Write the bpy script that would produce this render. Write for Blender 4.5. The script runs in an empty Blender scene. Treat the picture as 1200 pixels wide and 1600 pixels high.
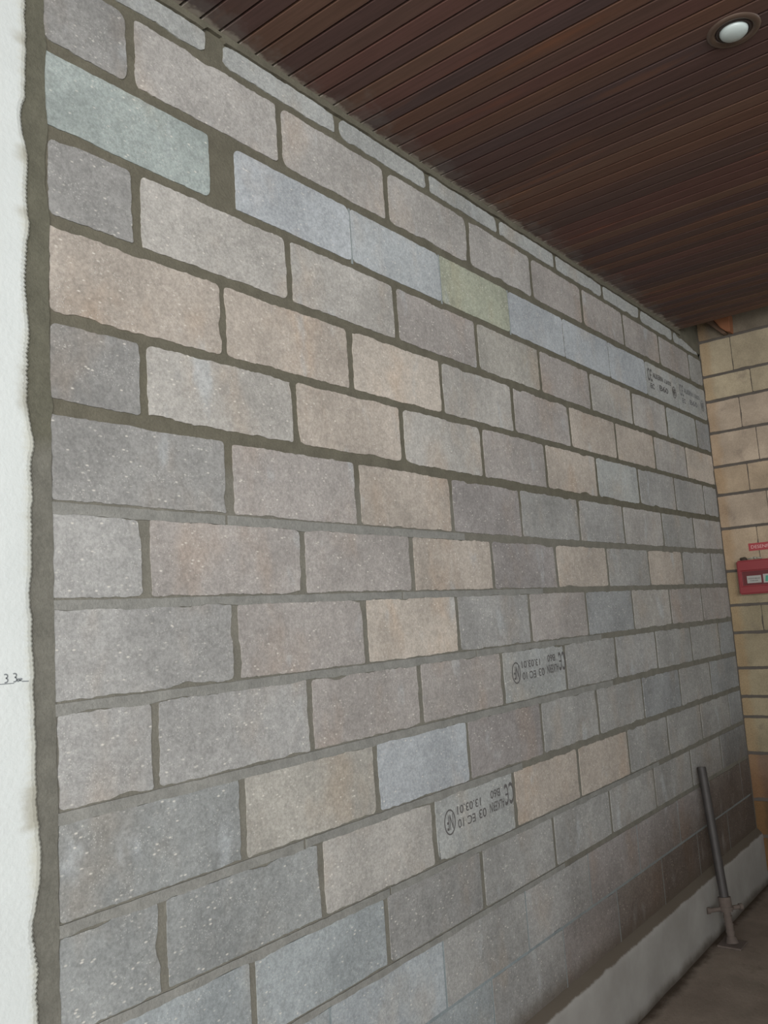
import bpy, bmesh, math, random
from mathutils import Vector, Matrix, noise

random.seed(7)
scene = bpy.context.scene
COL = scene.collection
PI = math.pi

# ------------------------------------------------------------------ camera
cam_d = bpy.data.cameras.new('camera')
cam = bpy.data.objects.new('camera', cam_d)
COL.objects.link(cam)
rx = Vector((0.6225876290, -0.7796340797, -0.0674933035))
up = Vector((-0.0588850602, -0.1326770680, 0.9894085836))
bk = Vector((-0.7803314641, -0.6120191970, -0.1285119009))
loc = Vector((-5.5301, -1.62344, 1.71543))
M = Matrix(((rx.x, up.x, bk.x, loc.x), (rx.y, up.y, bk.y, loc.y), (rx.z, up.z, bk.z, loc.z), (0, 0, 0, 1)))
cam.matrix_world = M
cam_d.sensor_fit = 'VERTICAL'
cam_d.sensor_height = 24.0
cam_d.sensor_width = 18.0
cam_d.lens = 1313.43 / 1600 * 24.0
cam_d.clip_start = 0.05
scene.camera = cam

# ------------------------------------------------------------------ sky light
world = bpy.data.worlds.new('overcast_sky')
scene.world = world
world.use_nodes = True
wn = world.node_tree
bg = wn.nodes['Background']
bg.inputs['Color'].default_value = (0.86, 0.95, 1.0, 1)
bg.inputs['Strength'].default_value = 1.7
# daylight through the open side and the open end of the porch
def daylight(name, loc, target, sx, sy, energy, color):
    al = bpy.data.lights.new(name, 'AREA')
    al.shape = 'RECTANGLE'; al.size = sx; al.size_y = sy
    al.energy = energy; al.color = color
    o = bpy.data.objects.new(name, al); scene.collection.objects.link(o)
    o.location = loc
    o.rotation_euler = (Vector(target) - Vector(loc)).to_track_quat('-Z', 'Y').to_euler()
daylight('open_side_daylight', (-9.4, -6.0, 2.1), (-3.0, 0.0, 1.8), 5.0, 3.4, 560, (1.0, 0.99, 0.97))
daylight('open_end_daylight', (-9.5, -1.6, 2.0), (-2.0, -1.0, 1.8), 3.0, 3.2, 90, (1.0, 0.99, 0.97))

vs = scene.view_settings
vs.view_transform = 'Standard'
vs.look = 'None'
vs.gamma = 1.0
vs.exposure = 0.12
vs.use_curve_mapping = False

# ------------------------------------------------------------------ helpers
def lin(c):
    return tuple(((v / 255) / 12.92 if v / 255 <= 0.04045 else ((v / 255 + 0.055) / 1.055) ** 2.4) for v in c)

def link(name, bm, mats, parent=None, smooth=False):
    me = bpy.data.meshes.new(name)
    bm.normal_update()
    bm.to_mesh(me); bm.free()
    for m in (mats if isinstance(mats, (list, tuple)) else [mats]):
        me.materials.append(m)
    if smooth:
        for p in me.polygons: p.use_smooth = True
    o = bpy.data.objects.new(name, me)
    COL.objects.link(o)
    if parent: o.parent = parent
    return o

def struct(o, label=None):
    o['kind'] = 'structure'
    if label: o['label'] = label
    return o

def thing(name, label, cat, loc=(0, 0, 0), rot=(0, 0, 0)):
    o = bpy.data.objects.new(name, None)
    COL.objects.link(o)
    o.location = loc; o.rotation_euler = rot
    o['label'] = label; o['category'] = cat
    o.empty_display_size = 0.05
    return o

def box(bm, x0, x1, y0, y1, z0, z1, mi=0, bevel=0.0, col=None, lay=None):
    r = bmesh.ops.create_cube(bm, size=1.0)
    vsx = r['verts']
    for v in vsx:
        v.co = Vector(((x0 + x1) / 2 + v.co.x * (x1 - x0), (y0 + y1) / 2 + v.co.y * (y1 - y0), (z0 + z1) / 2 + v.co.z * (z1 - z0)))
    fs = set(f for v in vsx for f in v.link_faces)
    if bevel > 0:
        es = set(e for v in vsx for e in v.link_edges)
        rb = bmesh.ops.bevel(bm, geom=list(es), offset=bevel, segments=3, affect='EDGES', profile=0.5)
        fs = set(rb['faces']) | set(f for f in fs if f.is_valid)
        fs |= set(f for q in list(fs) for v in q.verts for f in v.link_faces)
    for f in fs:
        f.material_index = mi
        if lay is not None:
            for l in f.loops: l[lay] = (*col, 1)
    return fs

def tube(bm, a, b, r0, r1=None, seg=20, mi=0, caps=True):
    a = Vector(a); b = Vector(b); r1 = r0 if r1 is None else r1
    q = (b - a).to_track_quat('Z', 'Y')
    ra, rb = [], []
    for i in range(seg):
        t = 2 * PI * i / seg
        d = q @ Vector((math.cos(t), math.sin(t), 0))
        ra.append(bm.verts.new(a + d * r0)); rb.append(bm.verts.new(b + d * r1))
    for i in range(seg):
        j = (i + 1) % seg
        bm.faces.new((ra[i], ra[j], rb[j], rb[i])).material_index = mi
    if caps:
        bm.faces.new(ra[::-1]).material_index = mi
        bm.faces.new(rb).material_index = mi

def lathe(bm, prof, seg=48, cx=0, cy=0, mi=0):
    rings = []
    for r, z in prof:
        rings.append([bm.verts.new((cx + r * math.cos(2 * PI * i / seg), cy + r * math.sin(2 * PI * i / seg), z)) for i in range(seg)])
    for a, b in zip(rings, rings[1:]):
        for i in range(seg):
            j = (i + 1) % seg
            bm.faces.new((a[i], a[j], b[j], b[i])).material_index = mi
    return rings

def nz(x, y=0.0, z=0.0):
    return noise.noise(Vector((x, y, z)))

# ------------------------------------------------------------------ materials
class Mat:
    def __init__(self, name, rough=0.9, spec=0.3):
        self.m = bpy.data.materials.new(name); self.m.use_nodes = True
        self.nt = self.m.node_tree; self.N = self.nt.nodes; self.L = self.nt.links
        self.b = self.N['Principled BSDF']
        self.b.inputs['Roughness'].default_value = rough
        self.b.inputs['Specular IOR Level'].default_value = spec
        self.tc = self.N.new('ShaderNodeTexCoord').outputs['Object']
    def mapping(self, scale):
        n = self.N.new('ShaderNodeMapping'); n.inputs['Scale'].default_value = scale
        self.L.new(self.tc, n.inputs['Vector']); return n.outputs['Vector']
    def noise(self, scale, detail=4, rough=0.55, vec=None, w=None):
        n = self.N.new('ShaderNodeTexNoise')
        n.inputs['Scale'].default_value = scale; n.inputs['Detail'].default_value = detail
        n.inputs['Roughness'].default_value = rough
        self.L.new(vec or self.tc, n.inputs['Vector']); return n.outputs['Fac']
    def voro(self, scale, vec=None, feature='F1'):
        n = self.N.new('ShaderNodeTexVoronoi'); n.feature = feature
        n.inputs['Scale'].default_value = scale
        self.L.new(vec or self.tc, n.inputs['Vector']); return n.outputs
    def sep(self):
        n = self.N.new('ShaderNodeSeparateXYZ'); self.L.new(self.tc, n.inputs[0]); return n.outputs
    def mr(self, v, a, b, c=0.0, d=1.0, smooth=True):
        n = self.N.new('ShaderNodeMapRange')
        if smooth: n.interpolation_type = 'SMOOTHSTEP'
        self.L.new(v, n.inputs['Value'])
        for k, x in zip(('From Min', 'From Max', 'To Min', 'To Max'), (a, b, c, d)): n.inputs[k].default_value = x
        return n.outputs['Result']
    def math(self, op, a, b):
        n = self.N.new('ShaderNodeMath'); n.operation = op
        for i, v in enumerate((a, b)):
            if isinstance(v, (int, float)): n.inputs[i].default_value = v
            else: self.L.new(v, n.inputs[i])
        return n.outputs[0]
    def mix(self, fac, a, b, mode='MIX'):
        n = self.N.new('ShaderNodeMix'); n.data_type = 'RGBA'; n.blend_type = mode
        if isinstance(fac, (int, float)): n.inputs[0].default_value = fac
        else: self.L.new(fac, n.inputs[0])
        for i, v in ((6, a), (7, b)):
            if isinstance(v, tuple): n.inputs[i].default_value = (*v[:3], 1)
            else: self.L.new(v, n.inputs[i])
        return n.outputs[2]
    def attr(self, name='tone'):
        n = self.N.new('ShaderNodeVertexColor'); n.layer_name = name; return n.outputs['Color']
    def grey(self, v):
        n = self.N.new('ShaderNodeCombineColor')
        for i in range(3): self.L.new(v, n.inputs[i])
        return n.outputs[0]
    def base(self, c):
        if isinstance(c, tuple): self.b.inputs['Base Color'].default_value = (*c, 1)
        else: self.L.new(c, self.b.inputs['Base Color'])
    def bump(self, h, strength=0.4, dist=0.002):
        n = self.N.new('ShaderNodeBump'); n.inputs['Strength'].default_value = strength
        n.inputs['Distance'].default_value = dist
        self.L.new(h, n.inputs['Height']); self.L.new(n.outputs[0], self.b.inputs['Normal'])

def gain(rgb, k):
    return tuple(v * k for v in lin(rgb))

def plain(name, rgb, rough=0.6, metal=0.0, spec=0.5, var=0.12, scale=30, bump=0.0):
    m = Mat(name, rough, spec)
    m.b.inputs['Metallic'].default_value = metal
    f = m.noise(scale, 5)
    c = lin(rgb)
    m.base(m.mix(f, tuple(v * (1 - var) for v in c), tuple(v * (1 + var) for v in c)))
    if bump: m.bump(m.noise(scale * 4, 5), bump, 0.001)
    return m.m

# concrete block faces: every block carries its own casting colour in 'tone'
mb = Mat('concrete_block', 0.93, 0.2)
tone = mb.attr()
patch = mb.mr(mb.noise(3.2, 4, 0.6), 0.30, 0.70, 0.83, 1.12)
c = mb.mix(1.0, tone, mb.grey(patch), 'MULTIPLY')
warm = mb.mr(mb.noise(4.6, 3, 0.6, mb.mapping((1, 1, 0.6))), 0.50, 0.72)
c = mb.mix(mb.math('MULTIPLY', warm, 0.55), c, mb.mix(1.0, tone, (1.06, 0.92, 0.80), 'MULTIPLY'))
pale = mb.mr(mb.noise(5.5, 3, 0.5, mb.mapping((1.6, 1, 0.8))), 0.60, 0.74)
c = mb.mix(mb.math('MULTIPLY', pale, 0.5), c, lin((176, 180, 182)))
mid = mb.mr(mb.noise(34, 4, 0.65), 0.28, 0.72, 0.91, 1.09)
c = mb.mix(1.0, c, mb.grey(mid), 'MULTIPLY')
grit = mb.mr(mb.noise(130, 4, 0.75), 0.28, 0.72, 0.80, 1.17)
c = mb.mix(1.0, c, mb.grey(grit), 'MULTIPLY')
v = mb.voro(70, mb.mapping((0.62, 1, 1.25)))
spk = mb.math('MULTIPLY', mb.mr(v['Distance'], 0.06, 0.27, 1, 0), mb.mr(mb.noise(21, 3), 0.45, 0.60))
c = mb.mix(mb.math('MULTIPLY', spk, 0.62), c, lin((224, 218, 208)))
v2 = mb.voro(150)
spk2 = mb.math('MULTIPLY', mb.mr(v2['Distance'], 0.12, 0.3, 1, 0), mb.mr(mb.noise(17, 2), 0.42, 0.62))
c = mb.mix(mb.math('MULTIPLY', spk2, 0.45), c, lin((205, 202, 196)))
pit = mb.mr(mb.voro(46)['Distance'], 0.05, 0.12, 1, 0)
pit = mb.math('MULTIPLY', pit, mb.mr(mb.noise(9, 2), 0.55, 0.7))
c = mb.mix(mb.math('MULTIPLY', pit, 0.35), c, lin((96, 94, 90)))
# brown stain on the wall foot, widened and deepened towards the corner to add shade
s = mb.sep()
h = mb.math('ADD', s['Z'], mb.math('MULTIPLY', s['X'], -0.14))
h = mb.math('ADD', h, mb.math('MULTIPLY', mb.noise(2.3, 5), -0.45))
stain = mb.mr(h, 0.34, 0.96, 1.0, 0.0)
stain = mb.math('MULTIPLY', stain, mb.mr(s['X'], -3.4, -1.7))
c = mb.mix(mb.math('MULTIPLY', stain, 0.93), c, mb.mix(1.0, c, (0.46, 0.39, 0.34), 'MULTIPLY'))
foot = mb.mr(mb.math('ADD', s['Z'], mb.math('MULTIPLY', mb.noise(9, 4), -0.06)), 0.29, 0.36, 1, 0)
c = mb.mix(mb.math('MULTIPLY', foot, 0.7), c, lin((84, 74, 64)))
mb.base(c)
mb.bump(mb.math('ADD', mb.noise(190, 4, 0.7), mb.math('MULTIPLY', mb.noise(45, 3), 0.8)), 0.35, 0.0022)
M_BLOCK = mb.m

def mortar(name, fresh, aged, split=2.13):
    m = Mat(name, 0.95, 0.15)
    s = m.sep()
    z = m.math('ADD', s['Z'], m.math('MULTIPLY', m.noise(5, 3), 0.06))
    f = m.mr(z, split + 0.0, split + 0.06)
    c = m.mix(f, lin(aged), lin(fresh))
    c = m.mix(1.0, c, m.grey(m.mr(m.noise(14, 5, 0.65), 0.25, 0.75, 0.84, 1.14)), 'MULTIPLY')
    c = m.mix(1.0, c, m.grey(m.mr(m.noise(160, 3, 0.7), 0.25, 0.75, 0.9, 1.1)), 'MULTIPLY')
    h = m.math('ADD', s['Z'], m.math('MULTIPLY', m.noise(2.3, 5), -0.45))
    st = m.math('MULTIPLY', m.mr(h, 0.20, 0.62, 1.0, 0.0), m.mr(s['X'], -3.2, -1.8))
    c = m.mix(m.math('MULTIPLY', st, 0.7), c, m.mix(1.0, c, (0.62, 0.55, 0.48), 'MULTIPLY'))
    m.base(c)
    m.bump(m.math('ADD', m.noise(120, 4, 0.7), m.noise(30, 3)), 0.5, 0.003)
    return m.m
M_MORTAR = mortar('mortar', (101, 97, 85), (116, 113, 104))
M_STRIP = mortar('strip_mortar', (97, 95, 83), (109, 107, 99))
M_SMEAR = mortar('smeared_mortar', (108, 105, 95), (132, 131, 126))
M_PALE = mortar('pale_thin_joint', (140, 146, 146), (132, 140, 142))

mr_ = Mat('yellow_block', 0.93, 0.2)
tone = mr_.attr()
c = mr_.mix(1.0, tone, mr_.grey(mr_.mr(mr_.noise(5, 4, 0.6), 0.3, 0.7, 0.82, 1.14)), 'MULTIPLY')
c = mr_.mix(mr_.math('MULTIPLY', mr_.mr(mr_.noise(7, 4, 0.6), 0.55, 0.75), 0.5), c, lin((108, 96, 88)))
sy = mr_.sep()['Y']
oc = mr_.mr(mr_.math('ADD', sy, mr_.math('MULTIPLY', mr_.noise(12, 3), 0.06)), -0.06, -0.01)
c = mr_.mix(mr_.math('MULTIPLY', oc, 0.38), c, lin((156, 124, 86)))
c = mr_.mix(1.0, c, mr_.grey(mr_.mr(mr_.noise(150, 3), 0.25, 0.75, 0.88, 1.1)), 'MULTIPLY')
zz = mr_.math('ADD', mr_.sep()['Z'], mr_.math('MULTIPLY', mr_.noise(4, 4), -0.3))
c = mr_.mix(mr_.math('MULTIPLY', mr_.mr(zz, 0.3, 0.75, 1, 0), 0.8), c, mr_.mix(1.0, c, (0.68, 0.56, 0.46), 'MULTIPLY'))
mr_.base(c); mr_.bump(mr_.noise(150, 4, 0.7), 0.3, 0.002)
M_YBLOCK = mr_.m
M_YMORTAR = plain('dark_grey_mortar', (92, 86, 80), 0.95, spec=0.15, var=0.25, scale=18, bump=0.5)

mp = Mat('white_render', 0.88, 0.25)
sp = mp.sep()
c = mp.mix(mp.mr(mp.noise(3, 4), 0.3, 0.7), lin((197, 201, 199)), lin((204, 208, 206)))
dist = mp.mr(mp.math('ADD', sp['X'], mp.math('MULTIPLY', mp.noise(60, 3, 0.7, mp.mapping((0.2, 1, 1.6))), 0.03)), -4.648, -4.618)
c = mp.mix(mp.math('MULTIPLY', dist, 0.45), c, lin((176, 170, 146)))
near = mp.mr(mp.math('ADD', sp['X'], mp.math('MULTIPLY', mp.noise(25, 4, 0.7, mp.mapping((0.3, 1, 1))), 0.045)), -4.655, -4.625)
sel = mp.mr(mp.noise(6.0, 2, 0.5, mp.mapping((0.0, 0.0, 1.0))), 0.53, 0.60)
c = mp.mix(mp.math('MULTIPLY', mp.math('MULTIPLY', near, sel), 0.7), c, lin((158, 154, 140)))
c = mp.mix(mp.math('MULTIPLY', mp.mr(mp.noise(26, 5, 0.7, mp.mapping((0.5, 1, 1.3))), 0.66, 0.74), 0.25), c, lin((170, 176, 176)))
mp.base(c); mp.bump(mp.math('ADD', mp.noise(90, 4), mp.noise(9, 3)), 0.25, 0.004)
M_WHITE = mp.m

mw = Mat('dark_stained_wood', 0.62, 0.18)
tone = mw.attr()
gv = mw.mapping((14, 0.8, 14))
c = mw.mix(1.0, tone, mw.grey(mw.mr(mw.noise(6, 6, 0.65, gv), 0.25, 0.75, 0.86, 1.15)), 'MULTIPLY')
worn = mw.mr(mw.noise(1.0, 3, 0.5, mw.mapping((14.8, 1.6, 1))), 0.60, 0.78)
c = mw.mix(mw.math('MULTIPLY', worn, 0.55), c, mw.mix(1.0, tone, (1.9, 1.45, 1.0), 'MULTIPLY'))
sw = mw.sep()
sm = mw.math('ADD', sw['Y'], mw.math('MULTIPLY', mw.noise(9, 4, 0.7), 0.10))
edge = mw.mr(sm, 0.018, 0.034)
c = mw.mix(mw.math('MULTIPLY', edge, 0.75), c, lin((172, 165, 152)))
sm2 = mw.math('ADD', sw['Y'], mw.math('MULTIPLY', mw.noise(6, 4, 0.75), 0.42))
dust = mw.mr(sm2, 0.10, 0.20)
c = mw.mix(mw.math('MULTIPLY', dust, 0.30), c, lin((120, 118, 114)))
mw.base(c); mw.bump(mw.noise(8, 5, 0.6, gv), 0.15, 0.001)
M_WOOD = mw.m
M_VOID = plain('dark_batten', (26, 20, 17), 0.9, var=0.2)

mf = Mat('dusty_concrete_floor', 0.95, 0.15)
c = mf.mix(mf.mr(mf.noise(1.8, 6, 0.65), 0.3, 0.7), lin((118, 106, 96)), lin((146, 134, 122)))
c = mf.mix(mf.math('MULTIPLY', mf.mr(mf.noise(9, 5, 0.7), 0.55, 0.75), 0.5), c, lin((96, 84, 70)))
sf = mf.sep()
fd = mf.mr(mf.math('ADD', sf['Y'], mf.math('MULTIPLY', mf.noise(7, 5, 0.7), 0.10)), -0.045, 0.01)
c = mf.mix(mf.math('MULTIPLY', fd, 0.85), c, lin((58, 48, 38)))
c = mf.mix(mf.math('MULTIPLY', mf.mr(mf.noise(3.3, 4, 0.6), 0.58, 0.7), 0.35), c, lin((96, 98, 80)))
mf.base(c); mf.bump(mf.math('ADD', mf.noise(60, 5, 0.7), mf.noise(9, 4)), 0.5, 0.006)
M_FLOOR = mf.m

mc = Mat('grey_painted_upstand', 0.85, 0.25)
c = mc.mix(mc.mr(mc.noise(3, 5, 0.6), 0.3, 0.7), lin((140, 136, 131)), lin((156, 153, 148)))
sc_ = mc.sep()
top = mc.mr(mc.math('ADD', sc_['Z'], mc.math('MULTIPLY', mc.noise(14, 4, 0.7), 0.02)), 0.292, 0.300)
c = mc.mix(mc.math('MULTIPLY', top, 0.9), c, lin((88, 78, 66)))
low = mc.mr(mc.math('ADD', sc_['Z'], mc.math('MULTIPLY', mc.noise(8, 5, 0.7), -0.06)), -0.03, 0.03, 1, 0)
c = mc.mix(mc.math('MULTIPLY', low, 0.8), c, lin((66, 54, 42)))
mc.base(c); mc.bump(mc.noise(40, 4), 0.25, 0.003)
M_CURB = mc.m

M_SHADE_WALL = plain('grey_shade_wall', (150, 147, 141), 0.9, spec=0.2, var=0.08, scale=3, bump=0.2)
M_INK = plain('black_stencil_ink', (98, 95, 94), 0.9, spec=0.1, var=0.25, scale=90)
M_INK2 = plain('grey_stencil_ink', (112, 112, 114), 0.9, spec=0.1, var=0.25, scale=90)
M_PENCIL = plain('pencil', (120, 124, 126), 0.8, var=0.2, scale=200)
M_STEEL = plain('weathered_dark_steel', (66, 62, 60), 0.6, metal=0.25, var=0.3, scale=22, bump=0.3)
M_RUST = plain('rusty_mortar_caked_steel', (92, 81, 74), 0.9, metal=0.0, var=0.28, scale=40, bump=0.6)
M_BROWN = plain('bronze_trim', (92, 76, 66), 0.35, metal=0.3, var=0.1)
M_BAFFLE = plain('dark_baffle', (52, 42, 38), 0.6, var=0.1)
M_BULB = plain('frosted_lamp_glass', (176, 186, 184), 0.35, spec=0.5, var=0.02)
M_RED = plain('red_plastic', (132, 46, 50), 0.4, var=0.06, scale=8)
M_REDD = plain('recessed_red_window', (96, 40, 42), 0.3, var=0.1, scale=10)
M_PAPER = plain('white_label', (158, 156, 150), 0.7, var=0.05)
M_TEAL = plain('green_mark', (70, 140, 118), 0.7)
M_SIGN = plain('red_sign_tape', (156, 56, 60), 0.5, var=0.06)
M_SIGNT = plain('white_sign_letters', (205, 165, 162), 0.6)
M_CLAY = plain('dark_putty', (62, 52, 42), 0.95, var=0.3, scale=50, bump=0.6)
M_OFFCUT = plain('raw_orange_wood', (146, 96, 66), 0.75, var=0.2, scale=14)
M_OFFDARK = plain('brown_wood', (104, 82, 66), 0.8, var=0.2, scale=14)
M_CLEAR = plain('clear_seal', (150, 150, 136), 0.2, spec=0.7)

# ------------------------------------------------------------------ geometry data of the block wall
BEDS = [(-0.00042, -0.00202, 3.2676), (0.00118, 0.00834, 3.0728), (0.00003, -0.00193, 2.8427), (0.00048, 0.00136, 2.6370),
        (-0.00086, -0.00274, 2.4236), (0.00077, 0.00233, 2.2120), (0.00155, 0.00833, 2.0068), (0.00005, -0.00044, 1.7933),
        (-0.00017, -0.00146, 1.5810), (-0.00120, -0.00589, 1.3664), (-0.00026, -0.00081, 1.1565), (0.00091, 0.00504, 0.9491),
        (0.0, 0.00003, 0.7402), (0.0, -0.00213, 0.5218), (0.0, 0.0, 0.3140)]
HEADS = [
    [-4.087, -3.573, -3.068, -2.564, -2.052, -1.527, -1.025, -0.508],
    [-4.359, -3.843, -3.332, -2.815, -2.305, -1.793, -1.289, -0.772, -0.256],
    [-4.071, -3.538, -3.033, -2.532, -2.033, -1.527, -1.03, -0.523],
    [-4.353, -3.835, -3.324, -2.814, -2.305, -1.801, -1.286, -0.778, -0.26],
    [-4.094, -3.58, -3.079, -2.573, -2.059, -1.545, -1.027, -0.516],
    [-4.35, -3.841, -3.336, -2.837, -2.332, -1.821, -1.31, -0.776, -0.269],
    [-4.095, -3.586, -3.075, -2.584, -2.059, -1.561, -1.033, -0.525],
    [-4.357, -3.841, -3.334, -2.832, -2.319, -1.803, -1.289, -0.782, -0.273],
    [-4.098, -3.592, -3.093, -2.583, -2.071, -1.554, -1.045, -0.525],
    [-4.348, -3.844, -3.338, -2.829, -2.322, -1.807, -1.308, -0.788, -0.288],
    [-4.099, -3.582, -3.088, -2.567, -2.058, -1.544, -1.035, -0.528],
    [-4.345, -3.835, -3.315, -2.817, -2.292, -1.777, -1.275, -0.77, -0.258],
    [-4.093, -3.578, -3.064, -2.55, -2.029, -1.516, -0.999, -0.495],
    [-4.35, -3.834, -3.317, -2.802, -2.286, -1.779, -1.259, -0.76, -0.19],
    [-4.08, -3.57, -3.06, -2.548, -2.05, -1.534, -1.03, -0.52],
]
TONES = {'G': (154, 152, 148), 'g': (152, 150, 145), 'H': (141, 139, 135), 'P': (160, 151, 144), 'Q': (166, 160, 153), 'W': (169, 163, 154),
         'T': (176, 161, 145), 'U': (190, 175, 158), 'B': (166, 172, 177), 'E': (146, 158, 153), 'Y': (160, 164, 138), 'L': (160, 162, 158),
         'M': (149, 141, 137), 'S': (143, 145, 145), 'D': (134, 123, 115), 'R': (162, 156, 144), 'C': (164, 170, 173), 'F': (147, 155, 157),
         'I': (139, 142, 140), 'V': (168, 154, 139), 'K': (160, 168, 172)}
ROWS = ['LLLLLLLLL', 'HQQQQPPPPg', 'EBCYBBBLL', 'HWWPRPWQLS', 'VTUWPTTQU', 'HWTWPTLGGG', 'HPTMgGQgQ', 'GPPTMTgTGG', 'GPUGPSWPP',
        'GGPPLgGggS', 'IRBMggSgS', 'IIWLTTgggS', 'FFHgggggS', 'FFKgGMMMDD', 'GFFGMDDDD']
def bed(k, u):
    a, b, c0 = BEDS[k]
    return a * u * u + b * u + c0

# half thickness of the mortar showing at each bed and of the heads in each course
BH = [0.012, 0.015, 0.013, 0.0145, 0.0125, 0.0165, 0.0145, 0.0125, 0.0135, 0.014, 0.0135, 0.0125, 0.011, 0.005, 0.004]
HW = [0.015, 0.014, 0.004, 0.013, 0.012, 0.013, 0.0125, 0.012, 0.012, 0.012, 0.0115, 0.0115, 0.011, 0.0045, 0.004]
RC = [0.022, 0.020, 0.016, 0.014, 0.012, 0.014, 0.008, 0.009, 0.008, 0.008, 0.008, 0.007, 0.007, 0.004, 0.004]
LEFT_U = [-4.58, -4.590, -4.590, -4.584, -4.584, -4.586, -4.587, -4.597, -4.594, -4.584, -4.586, -4.588, -4.588, -4.588, -4.588]

def rough_edge(pts, seed, amp):
    """displace outline points with smooth noise, inward mostly"""
    out = []
    n = len(pts)
    for i, (x, z) in enumerate(pts):
        a = pts[i - 1]; b = pts[(i + 1) % n]
        t = Vector((b[0] - a[0], b[1] - a[1]))
        if t.length < 1e-6: out.append((x, z)); continue
        t.normalize(); nrm = Vector((-t.y, t.x))         # inward for a counter-clockwise outline
        d = nz(x * 14, z * 14, seed) * 0.50 + nz(x * 45, z * 45, seed + 9) * 0.40 + nz(x * 110, z * 110, seed + 4) * 0.32
        d = d * 1.4 * amp
        bumpv = nz(x * 9 + 31, z * 9, seed * 3.1)
        if bumpv > 0.30: d += (bumpv - 0.30) * amp * 5.0
        out.append((x + nrm.x * d, z + nrm.y * d))
    return out

def outline(u0, u1, zb, zt, r, step=0.008):
    """counter-clockwise outline with rounded corners; zb, zt are functions of u"""
    rr = [max(0.002, r * random.uniform(0.3, 1.5)) for _ in range(4)]
    pts = []
    def seg(p, q):
        L = math.hypot(q[0] - p[0], q[1] - p[1]); n = max(1, int(L / step))
        for i in range(n): pts.append((p[0] + (q[0] - p[0]) * i / n, p[1] + (q[1] - p[1]) * i / n))
    def arc(cx, cz, rad, a0):
        for i in range(4):
            a = a0 + PI / 2 * i / 4
            pts.append((cx + rad * math.cos(a), cz + rad * math.sin(a)))
    B0, B1 = zb(u0), zb(u1); T0, T1 = zt(u0), zt(u1)
    n = max(1, int((u1 - u0) / step))
    seg((u0 + rr[0], B0), (u1 - rr[1], B1)); arc(u1 - rr[1], B1 + rr[1], rr[1], -PI / 2)
    seg((u1, B1 + rr[1]), (u1, T1 - rr[2])); arc(u1 - rr[2], T1 - rr[2], rr[2], 0)
    seg((u1 - rr[2], T1), (u0 + rr[3], T0)); arc(u0 + rr[3], T0 - rr[3], rr[3], PI / 2)
    seg((u0, T0 - rr[3]), (u0, B0 + rr[0])); arc(u0 + rr[0], B0 + rr[0], rr[0], PI)
    return pts

def slab(bm, pts, y_back, y_front, mi, lay=None, col=(1, 1, 1), flip=False, axis='y'):
    """raised flat patch: pts counter-clockwise seen from the room (x right, z up)"""
    def P(p, d): return (p[0], d, p[1]) if axis == 'y' else (d, -p[0], p[1])
    f = [bm.verts.new(P(p, y_front)) for p in pts]
    b = [bm.verts.new(P(p, y_back)) for p in pts]
    faces = [bm.faces.new(f)]
    n = len(pts)
    for i in range(n):
        j = (i + 1) % n
        faces.append(bm.faces.new((b[i], b[j], f[j], f[i])))
    for q in faces:
        q.material_index = mi
        if lay is not None:
            for l in q.loops: l[lay] = (*col, 1)

# ------------------------------------------------------------------ setting: block wall
def jitter(c, s, sat=1.0):
    k = 1 + random.uniform(-s, s)
    m = sum(c) / 3
    c = tuple(m + (v - m) * sat for v in c)
    return tuple(v * k for v in lin(c))

bm = bmesh.new()
lay = bm.loops.layers.float_color.new('tone')
box(bm, -4.64, 0.0, 0.0, 0.22, 0.0, 3.62, 1)                       # body of the wall, faced with mortar
for k in range(15):
    hs = HEADS[k]
    us = [LEFT_U[k]] + hs + [-0.012 - (0.004 if k % 2 else 0)]
    for i in range(len(us) - 1):
        hl = HW[k]; hr = HW[k]
        if k == 2 and i == 0: hr = 0.050
        if k == 2 and i == 1: hl = 0.049
        if k == 0 and i == 0: hr = 0.029
        if k == 0 and i == 1: hl = 0.029
        u0 = us[i] + (0 if i == 0 else hl * random.uniform(0.85, 1.15))
        u1 = us[i + 1] - (0 if i == len(us) - 2 else hr * random.uniform(0.85, 1.15))
        if k == 0:
            zt = lambda u: 3.350 + 0.002 * math.sin(u * 3)
            if i == len(us) - 2: zt = lambda u: 3.345 - 0.10 * max(0, (u + 0.45))
        else:
            zt = lambda u, k=k: bed(k - 1, u) - BH[k - 1]
        zb = lambda u, k=k: bed(k, u) + BH[k]
        amp = 0.0045 if k < 12 and k != 2 else (0.0024 if k == 2 else 0.0012)
        pts = outline(u0, u1, zb, zt, RC[k])
        pts = rough_edge(pts, k * 3.7 + i * 1.3, amp)
        col = jitter(TONES[ROWS[k][min(i, len(ROWS[k]) - 1)]], 0.03, 0.62)
        slab(bm, pts, 0.0, -0.0026 + random.uniform(-0.0005, 0.0005), 0, lay, col)
# flush smeared beds of the lower, older courses, leaving the struck line under the block above
for k in range(6, 13):
    u = -4.60
    while u < -1.6:
        L = random.uniform(0.45, 1.2); u1 = min(-0.9, u + L)
        if u > -3.4 and random.random() < (u + 3.9) / 2.2:
            u = u1; continue
        n = max(4, int((u1 - u) / 0.012))
        topp, bot = [], []
        a0 = 1.0 - 0.35 * max(0.0, (u + 4.6) / 4.6)
        for i in range(n + 1):
            x = u + (u1 - u) * i / n
            z = bed(k, x)
            topp.append((x, z + BH[k] - 0.0045 - abs(nz(x * 20, k, 3)) * 0.003))
            bot.append((x, z - BH[k] - 0.001 + nz(x * 9, k * 5, 1) * 0.007 * a0 + nz(x * 40, k * 5, 7) * 0.003))
        slab(bm, bot + topp[::-1], 0.0, -0.0034, 2, lay)
        u = u1 + random.choice([0.0, 0.0, 0.01])
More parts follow.
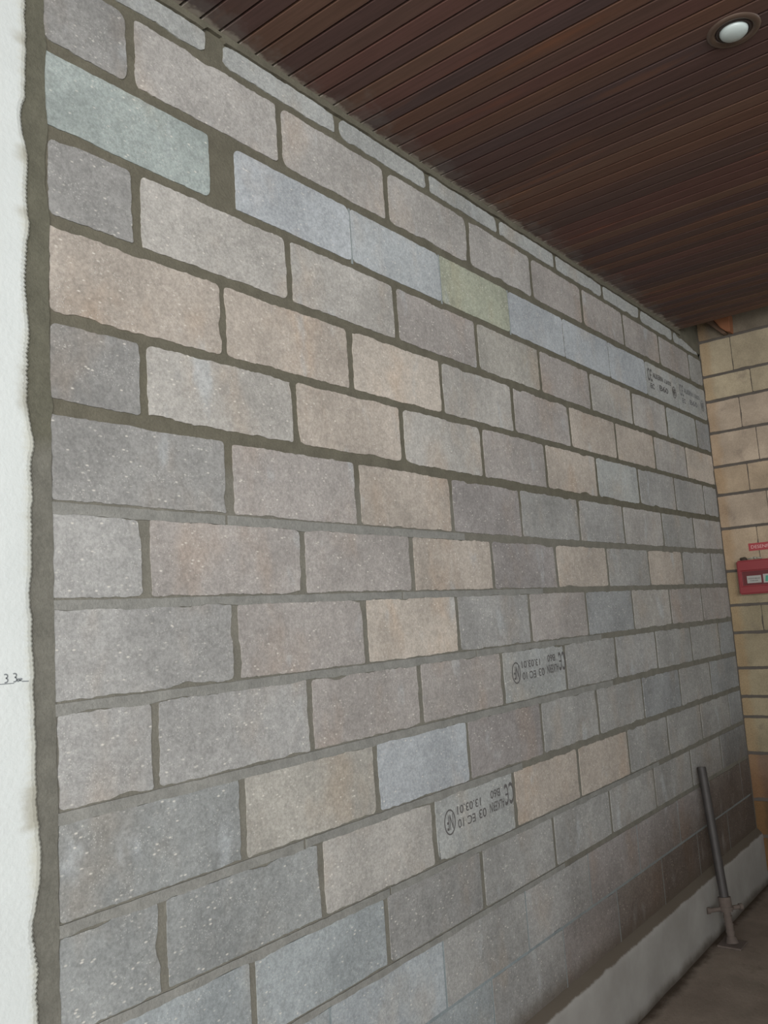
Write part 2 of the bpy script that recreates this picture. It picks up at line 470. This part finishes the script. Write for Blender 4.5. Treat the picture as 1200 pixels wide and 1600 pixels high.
# thin pale joints: second course and the two lowest
for k, w in ((2, 0.0042), (13, 0.0046), (14, 0.004)):
    for i, hx in enumerate(HEADS[k]):
        if k == 2 and i == 0: continue
        if k == 2 and i > 3: continue
        z0 = bed(k, hx) + BH[k] * 0.4; z1 = bed(k - 1, hx) - BH[k - 1]
        slab(bm, [(hx - w, z0), (hx + w, z0), (hx + w, z1), (hx - w, z1)], 0.0, -0.002, 3, lay)
for k in (13,):
    pts = [(-4.6 + i * 0.05, bed(k, -4.6) - 0.0055) for i in range(92)]
    slab(bm, [(x, bed(k, x) - 0.0055) for x, _ in pts] + [(x, bed(k, x) + 0.0055) for x, _ in pts][::-1], 0.0, -0.0022, 3, lay)
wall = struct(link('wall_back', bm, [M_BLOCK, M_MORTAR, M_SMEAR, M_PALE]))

# vertical mortar fillet between the render and the blocks, and the fillet under the ceiling
bm = bmesh.new()
lay = bm.loops.layers.float_color.new('tone')
top, bot = [], []
n = 330
for i in range(n + 1):
    x = -4.64 + i * (4.26 / n)
    bot.append((x, 3.349 + nz(x * 8, 2, 2) * 0.006 + nz(x * 30, 4, 2) * 0.003 + (0.012 if abs(x + 4.087) < .03 else 0)))
    top.append((x, 3.371))
slab(bm, bot + top[::-1], 0.0, -0.012, 0, lay)
link('mortar_fillet', bm, M_MORTAR, wall)

bm = bmesh.new()
lft, rgt = [], []
n = 420
for i in range(n + 1):
    z = 0.02 + i * (3.34 / n)
    lft.append((-4.66, z))
    w = 0.0
    for zj in (bed(1, -4.59), bed(2, -4.59), bed(3, -4.58), bed(4, -4.58), bed(5, -4.58)):
        w += 0.004 * math.exp(-((z - zj) / 0.03) ** 2)
    rgt.append((-4.588 + w + nz(z * 6, 1, 8) * 0.006 + nz(z * 30, 1, 8) * 0.0025, z))
slab(bm, [*rgt, *lft[::-1]], 0.0, -0.0035, 0)
link('mortar_strip', bm, M_STRIP, wall)

# printed marks on blocks -------------------------------------------------
def text_into(bm, s, cx, cz, w, h, y, rot=0.0, axis='y', shear=0.0, bold=0.0):
    cu = bpy.data.curves.new('t', 'FONT'); cu.body = s; cu.align_x = 'CENTER'; cu.align_y = 'CENTER'
    cu.offset = bold; cu.shear = shear
    cu.resolution_u = 3
    o = bpy.data.objects.new('t', cu); COL.objects.link(o)
    dg = bpy.context.evaluated_depsgraph_get()
    me = o.evaluated_get(dg).to_mesh()
    xs = [v.co.x for v in me.vertices]; ys = [v.co.y for v in me.vertices]
    mx, my = (min(xs) + max(xs)) / 2, (min(ys) + max(ys)) / 2
    sx = w / (max(xs) - min(xs)); sy = h / (max(ys) - min(ys))
    ca, sa = math.cos(rot), math.sin(rot)
    vm = []
    for v in me.vertices:
        a = (v.co.x - mx) * sx; b = (v.co.y - my) * sy
        p, q = a * ca - b * sa, a * sa + b * ca
        vm.append(bm.verts.new((cx + p, y, cz + q) if axis == 'y' else (y, cx - p, cz + q)))
    for f in me.polygons:
        try: bm.faces.new([vm[i] for i in f.vertices])
        except ValueError: pass
    o.evaluated_get(dg).to_mesh_clear()
    bpy.data.objects.remove(o); bpy.data.curves.remove(cu)

def ring_into(bm, cx, cz, rx_, rz_, t, y):
    a, b = [], []
    for i in range(32):
        q = 2 * PI * i / 32
        a.append(bm.verts.new((cx + rx_ * math.cos(q), y, cz + rz_ * math.sin(q))))
        b.append(bm.verts.new((cx + (rx_ - t) * math.cos(q), y, cz + (rz_ - t) * math.sin(q))))
    for i in range(32):
        j = (i + 1) % 32
        bm.faces.new((a[i], a[j], b[j], b[i]))

def stamp_flipped(dx, dz, label):
    bm = bmesh.new(); y = -0.0038
    T = lambda s, x0, x1, z0, z1, **k: text_into(bm, s, (x0 + x1) / 2 + dx, (z0 + z1) / 2 + dz, x1 - x0, z1 - z0, y, PI, bold=0.012, **k)
    ring_into(bm, -2.735 + dx, 1.492 + dz, 0.032, 0.040, 0.005, y)
    T('NF', -2.752, -2.716, 1.468, 1.516)
    T('13.03.01', -2.690, -2.545, 1.505, 1.532)
    T('B60', -2.482, -2.418, 1.512, 1.540)
    T('EC 10', -2.690, -2.585, 1.462, 1.490)
    T('03', -2.562, -2.515, 1.464, 1.494)
    T('ALKERN', -2.492, -2.392, 1.468, 1.500)
    T('C', -2.358, -2.326, 1.470, 1.545)
    T('C', -2.388, -2.362, 1.470, 1.545); T('-', -2.384, -2.366, 1.505, 1.511)
    o = link('printed_marking', bm, M_INK, wall); o['label'] = label
stamp_flipped(0.005, -0.002, 'upside-down black stencilled block marking')
stamp_flipped(-0.497, -0.430, 'upside-down black stencilled block marking on lower block')

def stamp_up(dx, dz, m, label):
    bm = bmesh.new(); y = -0.0038
    T = lambda s, x0, x1, z0, z1, **k: text_into(bm, s, (x0 + x1) / 2 + dx, (z0 + z1) / 2 + dz, x1 - x0, z1 - z0, y, 0, bold=0.015, **k)
    T('C', -1.005, -0.975, 2.945, 3.020); T('C', -0.968, -0.938, 2.945, 3.020); T('-', -0.965, -0.945, 2.980, 2.986)
    T('ALKERN', -0.925, -0.770, 2.975, 3.005)
    T('13/03', -0.745, -0.640, 2.975, 3.000)
    T('EC', -0.975, -0.915, 2.905, 2.935)
    T('B60', -0.835, -0.700, 2.915, 2.948)
    ring_into(bm, -0.595 + dx, 2.945 + dz, 0.030, 0.036, 0.005, y); T('NF', -0.615, -0.577, 2.925, 2.965)
    o = link('printed_marking', bm, m, wall); o['label'] = label
stamp_up(0.0, 0.0, M_INK, 'black stencilled marking near the top corner')
stamp_up(0.512, 0.0, M_INK2, 'faded stencilled marking at the wall end')

# ------------------------------------------------------------------ setting: white rendered wall at the left
bm = bmesh.new()
pts = []
n = 700
xs = []
for i in range(n + 1):
    z = i * (3.37 / n)
    e = -4.634 + nz(z * 3.1, 5, 5) * 0.010 + nz(z * 14, 5, 1) * 0.006 + nz(z * 45, 5, 9) * 0.0028 + (0.0016 if i % 2 else -0.0016) * (0.4 + abs(nz(z * 5, 0, 3)) * 2)
    for zc, a, w in ((2.86, 0.012, 0.05), (2.47, 0.010, 0.06), (2.26, 0.006, 0.10), (2.13, -0.010, 0.03), (1.30, -0.010, 0.07), (1.17, 0.006, 0.06)):
        e -= a * math.exp(-((z - zc) / w) ** 2)
    xs.append((e, z))
rows = []
prof = [(-0.014, -0.012), (-0.006, -0.0105), (-0.0015, -0.007), (0.0, 0.0)]
far = [bm.verts.new((-8.0, -0.0122, z)) for _, z in xs]
mid = [bm.verts.new((-4.72, -0.0122, z)) for _, z in xs]
cols = [far, mid]
for dx, dy in prof:
    cols.append([bm.verts.new((e + dx, dy, z)) for e, z in xs])
for a, b in zip(cols, cols[1:]):
    for i in range(n):
        bm.faces.new((a[i], b[i], b[i + 1], a[i + 1]))
box(bm, -8.0, -4.66, 0.0, 0.22, 0.0, 3.62)
box(bm, -8.0, -4.72, -0.0115, 0.01, 0.0, 3.37)
wl = struct(link('wall_left', bm, M_WHITE))

bm = bmesh.new()
def stroke(pts, w, y=-0.0128):
    for (x0, z0), (x1, z1) in zip(pts, pts[1:]):
        d = Vector((x1 - x0, z1 - z0)); nn = Vector((-d.y, d.x)).normalized() * w / 2
        bm.faces.new([bm.verts.new((x0 - nn.x, y, z0 - nn.y)), bm.verts.new((x1 - nn.x, y, z1 - nn.y)),
                      bm.verts.new((x1 + nn.x, y, z1 + nn.y)), bm.verts.new((x0 + nn.x, y, z0 + nn.y))])
def three(cx, cz, s):
    p = []
    for a in range(130, -95, -25): p.append((cx + 0.5 * s * math.cos(math.radians(a)), cz + s * 0.5 + 0.45 * s * math.sin(math.radians(a))))
    for a in range(85, -140, -25): p.append((cx + 0.55 * s * math.cos(math.radians(a)), cz - s * 0.45 + 0.5 * s * math.sin(math.radians(a))))
    stroke(p, 0.0026)
three(-4.697, 1.655, 0.0085); three(-4.679, 1.655, 0.0085)
stroke([(-4.674, 1.648), (-4.668, 1.651), (-4.664, 1.649)], 0.006)
stroke([(-4.664, 1.6465), (-4.650, 1.6455)], 0.002, -0.0127)
stroke([(-4.730, 1.645), (-4.680, 1.6445)], 0.0016)
o = link('pencil_note', bm, M_PENCIL, wl)

# ------------------------------------------------------------------ setting: yellow block wall at the right
RJ = [3.62, 3.380, 3.145, 2.980, 2.770, 2.550, 2.365, 2.150, 1.880, 1.665, 1.495, 1.277, 1.103, 0.980, 0.763, 0.485, 0.27, 0.06]
RH = [0.21, 0.199, 0.296, 0.209, 0.287, 0.207, 0.30, 0.217, 0.33, 0.187, 0.36, 0.26, 0.33, 0.24, 0.36, 0.26, 0.3]
RT = ['K', 'a', 'a', 'b', 'b', 'c', 'b', 'c', 'd', 'e', 'd', 'e', 'd', 'e', 'f', 'g', 'g']
RTON = {'K': (120, 110, 96), 'a': (162, 149, 126), 'b': (170, 154, 136), 'c': (165, 147, 125), 'd': (150, 138, 114), 'e': (142, 131, 108), 'f': (126, 106, 91), 'g': (104, 90, 70)}
bm = bmesh.new()
lay = bm.loops.layers.float_color.new('tone')
box(bm, 0.0, 0.22, -4.2, 0.22, 0.0, 3.62, 1)
for k in range(len(RJ) - 1):
    zt_, zb_ = RJ[k] - 0.009, RJ[k + 1] + 0.009
    us = [0.006, RH[k]]
    while us[-1] < 4.05: us.append(us[-1] + random.uniform(0.36, 0.42))
    for i in range(len(us) - 1):
        u0, u1 = us[i] + (0.0022 if i else 0), us[i + 1] - 0.0022
        pts = outline(u0, min(u1, 4.19), lambda u: zb_, lambda u: zt_, 0.006)
        pts = rough_edge(pts, 50 + k * 2.1 + i, 0.0022)
        slab(bm, pts, 0.0, -0.005, 0, lay, jitter(RTON[RT[k]], 0.07), axis='x')
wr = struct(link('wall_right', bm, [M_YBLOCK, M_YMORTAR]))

# ------------------------------------------------------------------ setting: slatted ceiling, roof slab, floor, upstand
bm = bmesh.new()
lay = bm.loops.layers.float_color.new('tone')
PITCH = 0.0676
x = -3.594 + PITCH * 47.0
n = 0
PT = [(66, 45, 38), (62, 42, 38), (72, 47, 36), (58, 42, 40), (70, 44, 38), (72, 49, 38), (60, 42, 37), (64, 43, 36)]
while x > -8.0:
    if x < -0.40:
        col = tuple(v * 2.15 for v in jitter(random.choice(PT), 0.07, 0.75))
        fs = box(bm, x - PITCH + 0.0045, x - 0.0045, -4.2, -0.002, 3.371, 3.387, 0, 0.0012, col, lay)
    x -= PITCH
box(bm, -8.0, -0.42, -4.2, -0.002, 3.3875, 3.42, 1)
struct(link('ceiling', bm, [M_WOOD, M_VOID]))
bm = bmesh.new()
box(bm, -8.1, 0.22, -4.2, 0.22, 3.62, 3.78)
struct(link('trim_1', bm, M_VOID), 'dark roof deck above the slatted ceiling')

bm = bmesh.new()
box(bm, -6.3, 0.22, -3.90, -3.70, 0.0, 2.05)  # added wall, unseen behind the camera, shades the foot of the block wall
struct(link('unseen_shade_wall', bm, M_SHADE_WALL))

bm = bmesh.new()
box(bm, -14.0, 3.0, -12.0, 0.22, -0.12, 0.0)
struct(link('floor', bm, M_FLOOR))

bm = bmesh.new()
n = 150
rings = []
prof = [(0.0, 0.318), (-0.010, 0.310), (-0.026, 0.295), (-0.0345, 0.283), (-0.0365, 0.262), (-0.0360, 0.12), (-0.037, 0.0)]
for i in range(n + 1):
    x = -4.62 + i * (4.62 / n)
    rings.append([bm.verts.new((x, y + nz(x * 5, j * 0.4, 6) * 0.003 * (j > 0), z + (nz(x * 7, j, 3) * 0.004 if 0 < j < 6 else 0))) for j, (y, z) in enumerate(prof)])
for a, b in zip(rings, rings[1:]):
    for j in range(len(prof) - 1):
        bm.faces.new((a[j], a[j + 1], b[j + 1], b[j]))
struct(link('baseboard_back', bm, M_CURB, smooth=True))

# ------------------------------------------------------------------ recessed lamp in the ceiling
LX, LY, LZ = -3.035, -1.098, 3.371
t = thing('recessed_downlight', 'round brown recessed ceiling lamp with a frosted white bulb', 'lamp', (LX, LY, LZ))
bm = bmesh.new()
lathe(bm, [(0.050, 0.010), (0.052, -0.002), (0.058, -0.006), (0.068, -0.006), (0.074, -0.003), (0.076, 0.001)])
link('trim_ring', bm, M_BROWN, t, True)
bm = bmesh.new()
lathe(bm, [(0.0505, 0.002), (0.049, -0.003), (0.044, -0.004), (0.040, 0.004), (0.039, 0.010)])
link('baffle', bm, M_BAFFLE, t, True)
bm = bmesh.new()
r = lathe(bm, [(0.040, 0.008), (0.040, -0.004), (0.038, -0.010), (0.033, -0.015), (0.024, -0.019), (0.012, -0.0215), (0.002, -0.022)])
bm.faces.new(r[-1])
link('bulb', bm, M_BULB, t, True)

# ------------------------------------------------------------------ leaning steel prop
base = Vector((-1.045, -0.125, 0.004)); topv = Vector((-0.935, -0.032, 0.838))
t = thing('steel_prop', 'dark steel tube prop leaning against the block wall above the grey upstand', 'prop', base)
bm = bmesh.new()
D = topv - base
def at(f): return D * f
tube(bm, at(0.22), at(1.0), 0.0225, seg=24)
tube(bm, at(0.985), at(1.002), 0.0195, seg=24)
link('tube', bm, M_STEEL, t, False)
bm = bmesh.new()
tube(bm, at(0.175), at(0.255), 0.031, seg=24); tube(bm, at(0.19), at(0.20), 0.036, seg=24)
link('collar', bm, M_RUST, t)
bm = bmesh.new()
cx = at(0.192)
hd = Vector((0.72, -0.69, 0.0)).normalized()
tube(bm, cx - hd * 0.095, cx + hd * 0.075, 0.011, seg=14)
tube(bm, cx - hd * 0.106, cx - hd * 0.090, 0.016, seg=14); tube(bm, cx + hd * 0.070, cx + hd * 0.086, 0.016, seg=14)
link('cross_handle', bm, M_RUST, t)
bm = bmesh.new()
tube(bm, at(0.005), at(0.20), 0.019, seg=20)
for f in (0.06, 0.10, 0.14): tube(bm, at(f), at(f + 0.012), 0.0215, seg=20)
link('threaded_foot', bm, M_RUST, t)
bm = bmesh.new()
box(bm, -0.065, 0.055, -0.060, 0.055, -0.003, 0.006, 0, 0.002)
tube(bm, (0, 0, 0.004), at(0.04), 0.032, 0.022, seg=20)
link('base_plate', bm, M_RUST, t)

# ------------------------------------------------------------------ red box and red strip on the yellow wall
t = thing('alarm_box', 'red wall box with a recessed label window on the yellow block wall', 'alarm box', (-0.005, 0, 0))
def prism_x(bm, pts, x0, x1, bev=0.0, mi=0):
    a = [bm.verts.new((x0, y, z)) for y, z in pts]; b = [bm.verts.new((x1, y, z)) for y, z in pts]
    fs = [bm.faces.new(a), bm.faces.new(b[::-1])]
    for i in range(len(pts)):
        j = (i + 1) % len(pts); fs.append(bm.faces.new((a[j], a[i], b[i], b[j])))
    bmesh.ops.recalc_face_normals(bm, faces=fs)
    if bev: bmesh.ops.bevel(bm, geom=list(set(e for f in fs for e in f.edges)), offset=bev, segments=3, affect='EDGES')
bm = bmesh.new()
Y0, Y1, ZB, ZT = -0.085, -0.325, 1.728, 1.938
# box body with the window recess cut as a frame
XF = -0.055
def rectpts(y0, y1, z0, z1): return [(y0, z0), (y1, z0), (y1, z1), (y0, z1)]
prism_x(bm, rectpts(Y0, Y1, ZB, 1.782), XF, 0.0, 0.008)
prism_x(bm, rectpts(Y0, Y1, 1.868, ZT), XF, 0.0, 0.008)
prism_x(bm, rectpts(Y0, Y0 - 0.025, ZB + 0.003, ZT - 0.003), XF + 0.0003, 0.0, 0.008)
prism_x(bm, rectpts(Y1 + 0.022, Y1, ZB + 0.003, ZT - 0.003), XF + 0.0003, 0.0, 0.008)
link('housing', bm, M_RED, t)
bm = bmesh.new()
prism_x(bm, rectpts(Y0 - 0.022, Y1 + 0.02, 1.775, 1.875), -0.036, -0.002)
link('window', bm, M_REDD, t)
bm = bmesh.new()
prism_x(bm, rectpts(-0.135, -0.218, 1.795, 1.840), -0.0385, -0.0355)
lb = link('label', bm, M_PAPER, t)
bm = bmesh.new()
text_into(bm, 'DESENFUMAGE', -0.1765, 1.823, 0.070, 0.008, -0.0392, axis='x', bold=0.01)
text_into(bm, 'TIRER', -0.1765, 1.809, 0.050, 0.007, -0.0392, axis='x', bold=0.01)
link('label_text', bm, M_INK, lb)
bm = bmesh.new()
prism_x(bm, rectpts(-0.230, -0.290, 1.792, 1.845), -0.0385, -0.0355)
l2 = link('label', bm, M_PAPER, t); l2['label'] = 'label with a green mark'
bm = bmesh.new()
prism_x(bm, [(-0.240, 1.800), (-0.262, 1.800), (-0.262, 1.835), (-0.246, 1.835)], -0.0392, -0.0384)
link('green_mark', bm, M_TEAL, l2)
bm = bmesh.new()
bmesh.ops.create_icosphere(bm, subdivisions=3, radius=1)
for v in bm.verts:
    n_ = 1 + nz(v.co.x * 2, v.co.y * 2, v.co.z * 2 + 4) * 0.5
    v.co = Vector((-0.014 + v.co.x * 0.016 * n_, -0.122 + v.co.y * 0.020 * n_, 1.946 + v.co.z * 0.012 * n_))
link('putty_lump', bm, M_CLAY, t, True)
bm = bmesh.new()
tube(bm, (-0.012, -0.15, 1.945), (-0.012, -0.185, 1.952), 0.004, seg=10); tube(bm, (-0.012, -0.185, 1.952), (-0.012, -0.23, 1.944), 0.004, seg=10)
bmesh.ops.create_icosphere(bm, subdivisions=2, radius=0.008, matrix=Matrix.Translation((-0.014, -0.19, 1.949)))
link('wire_seal', bm, M_CLEAR, t, True)

t = thing('sign_strip', 'narrow red sign with pale lettering above the red wall box', 'sign', (-0.005, 0, 0))
bm = bmesh.new()
prism_x(bm, rectpts(-0.158, -0.40, 1.994, 2.041), -0.003, 0.0)
link('plate', bm, M_SIGN, t)
bm = bmesh.new()
text_into(bm, 'DESENFUMAGE', -0.275, 2.0175, 0.205, 0.020, -0.0036, axis='x')
link('lettering', bm, M_SIGNT, t)

# ------------------------------------------------------------------ offcuts wedged above the right wall
t = thing('wood_offcut', 'orange wooden wedge stuck between ceiling and yellow block wall', 'wood offcut', (0, 0, 0))
bm = bmesh.new()
prism_x(bm, [(-0.125, 3.500), (-0.232, 3.500), (-0.226, 3.382), (-0.200, 3.392), (-0.172, 3.420)], -0.085, -0.004, 0.003)
link('wedge', bm, M_OFFCUT, t)
bm = bmesh.new()
prism_x(bm, [(-0.070, 3.500), (-0.120, 3.500), (-0.196, 3.388), (-0.172, 3.386)], -0.060, -0.004, 0.002)
o = link('splinter', bm, M_OFFDARK, t); o['label'] = 'dark brown splinter'
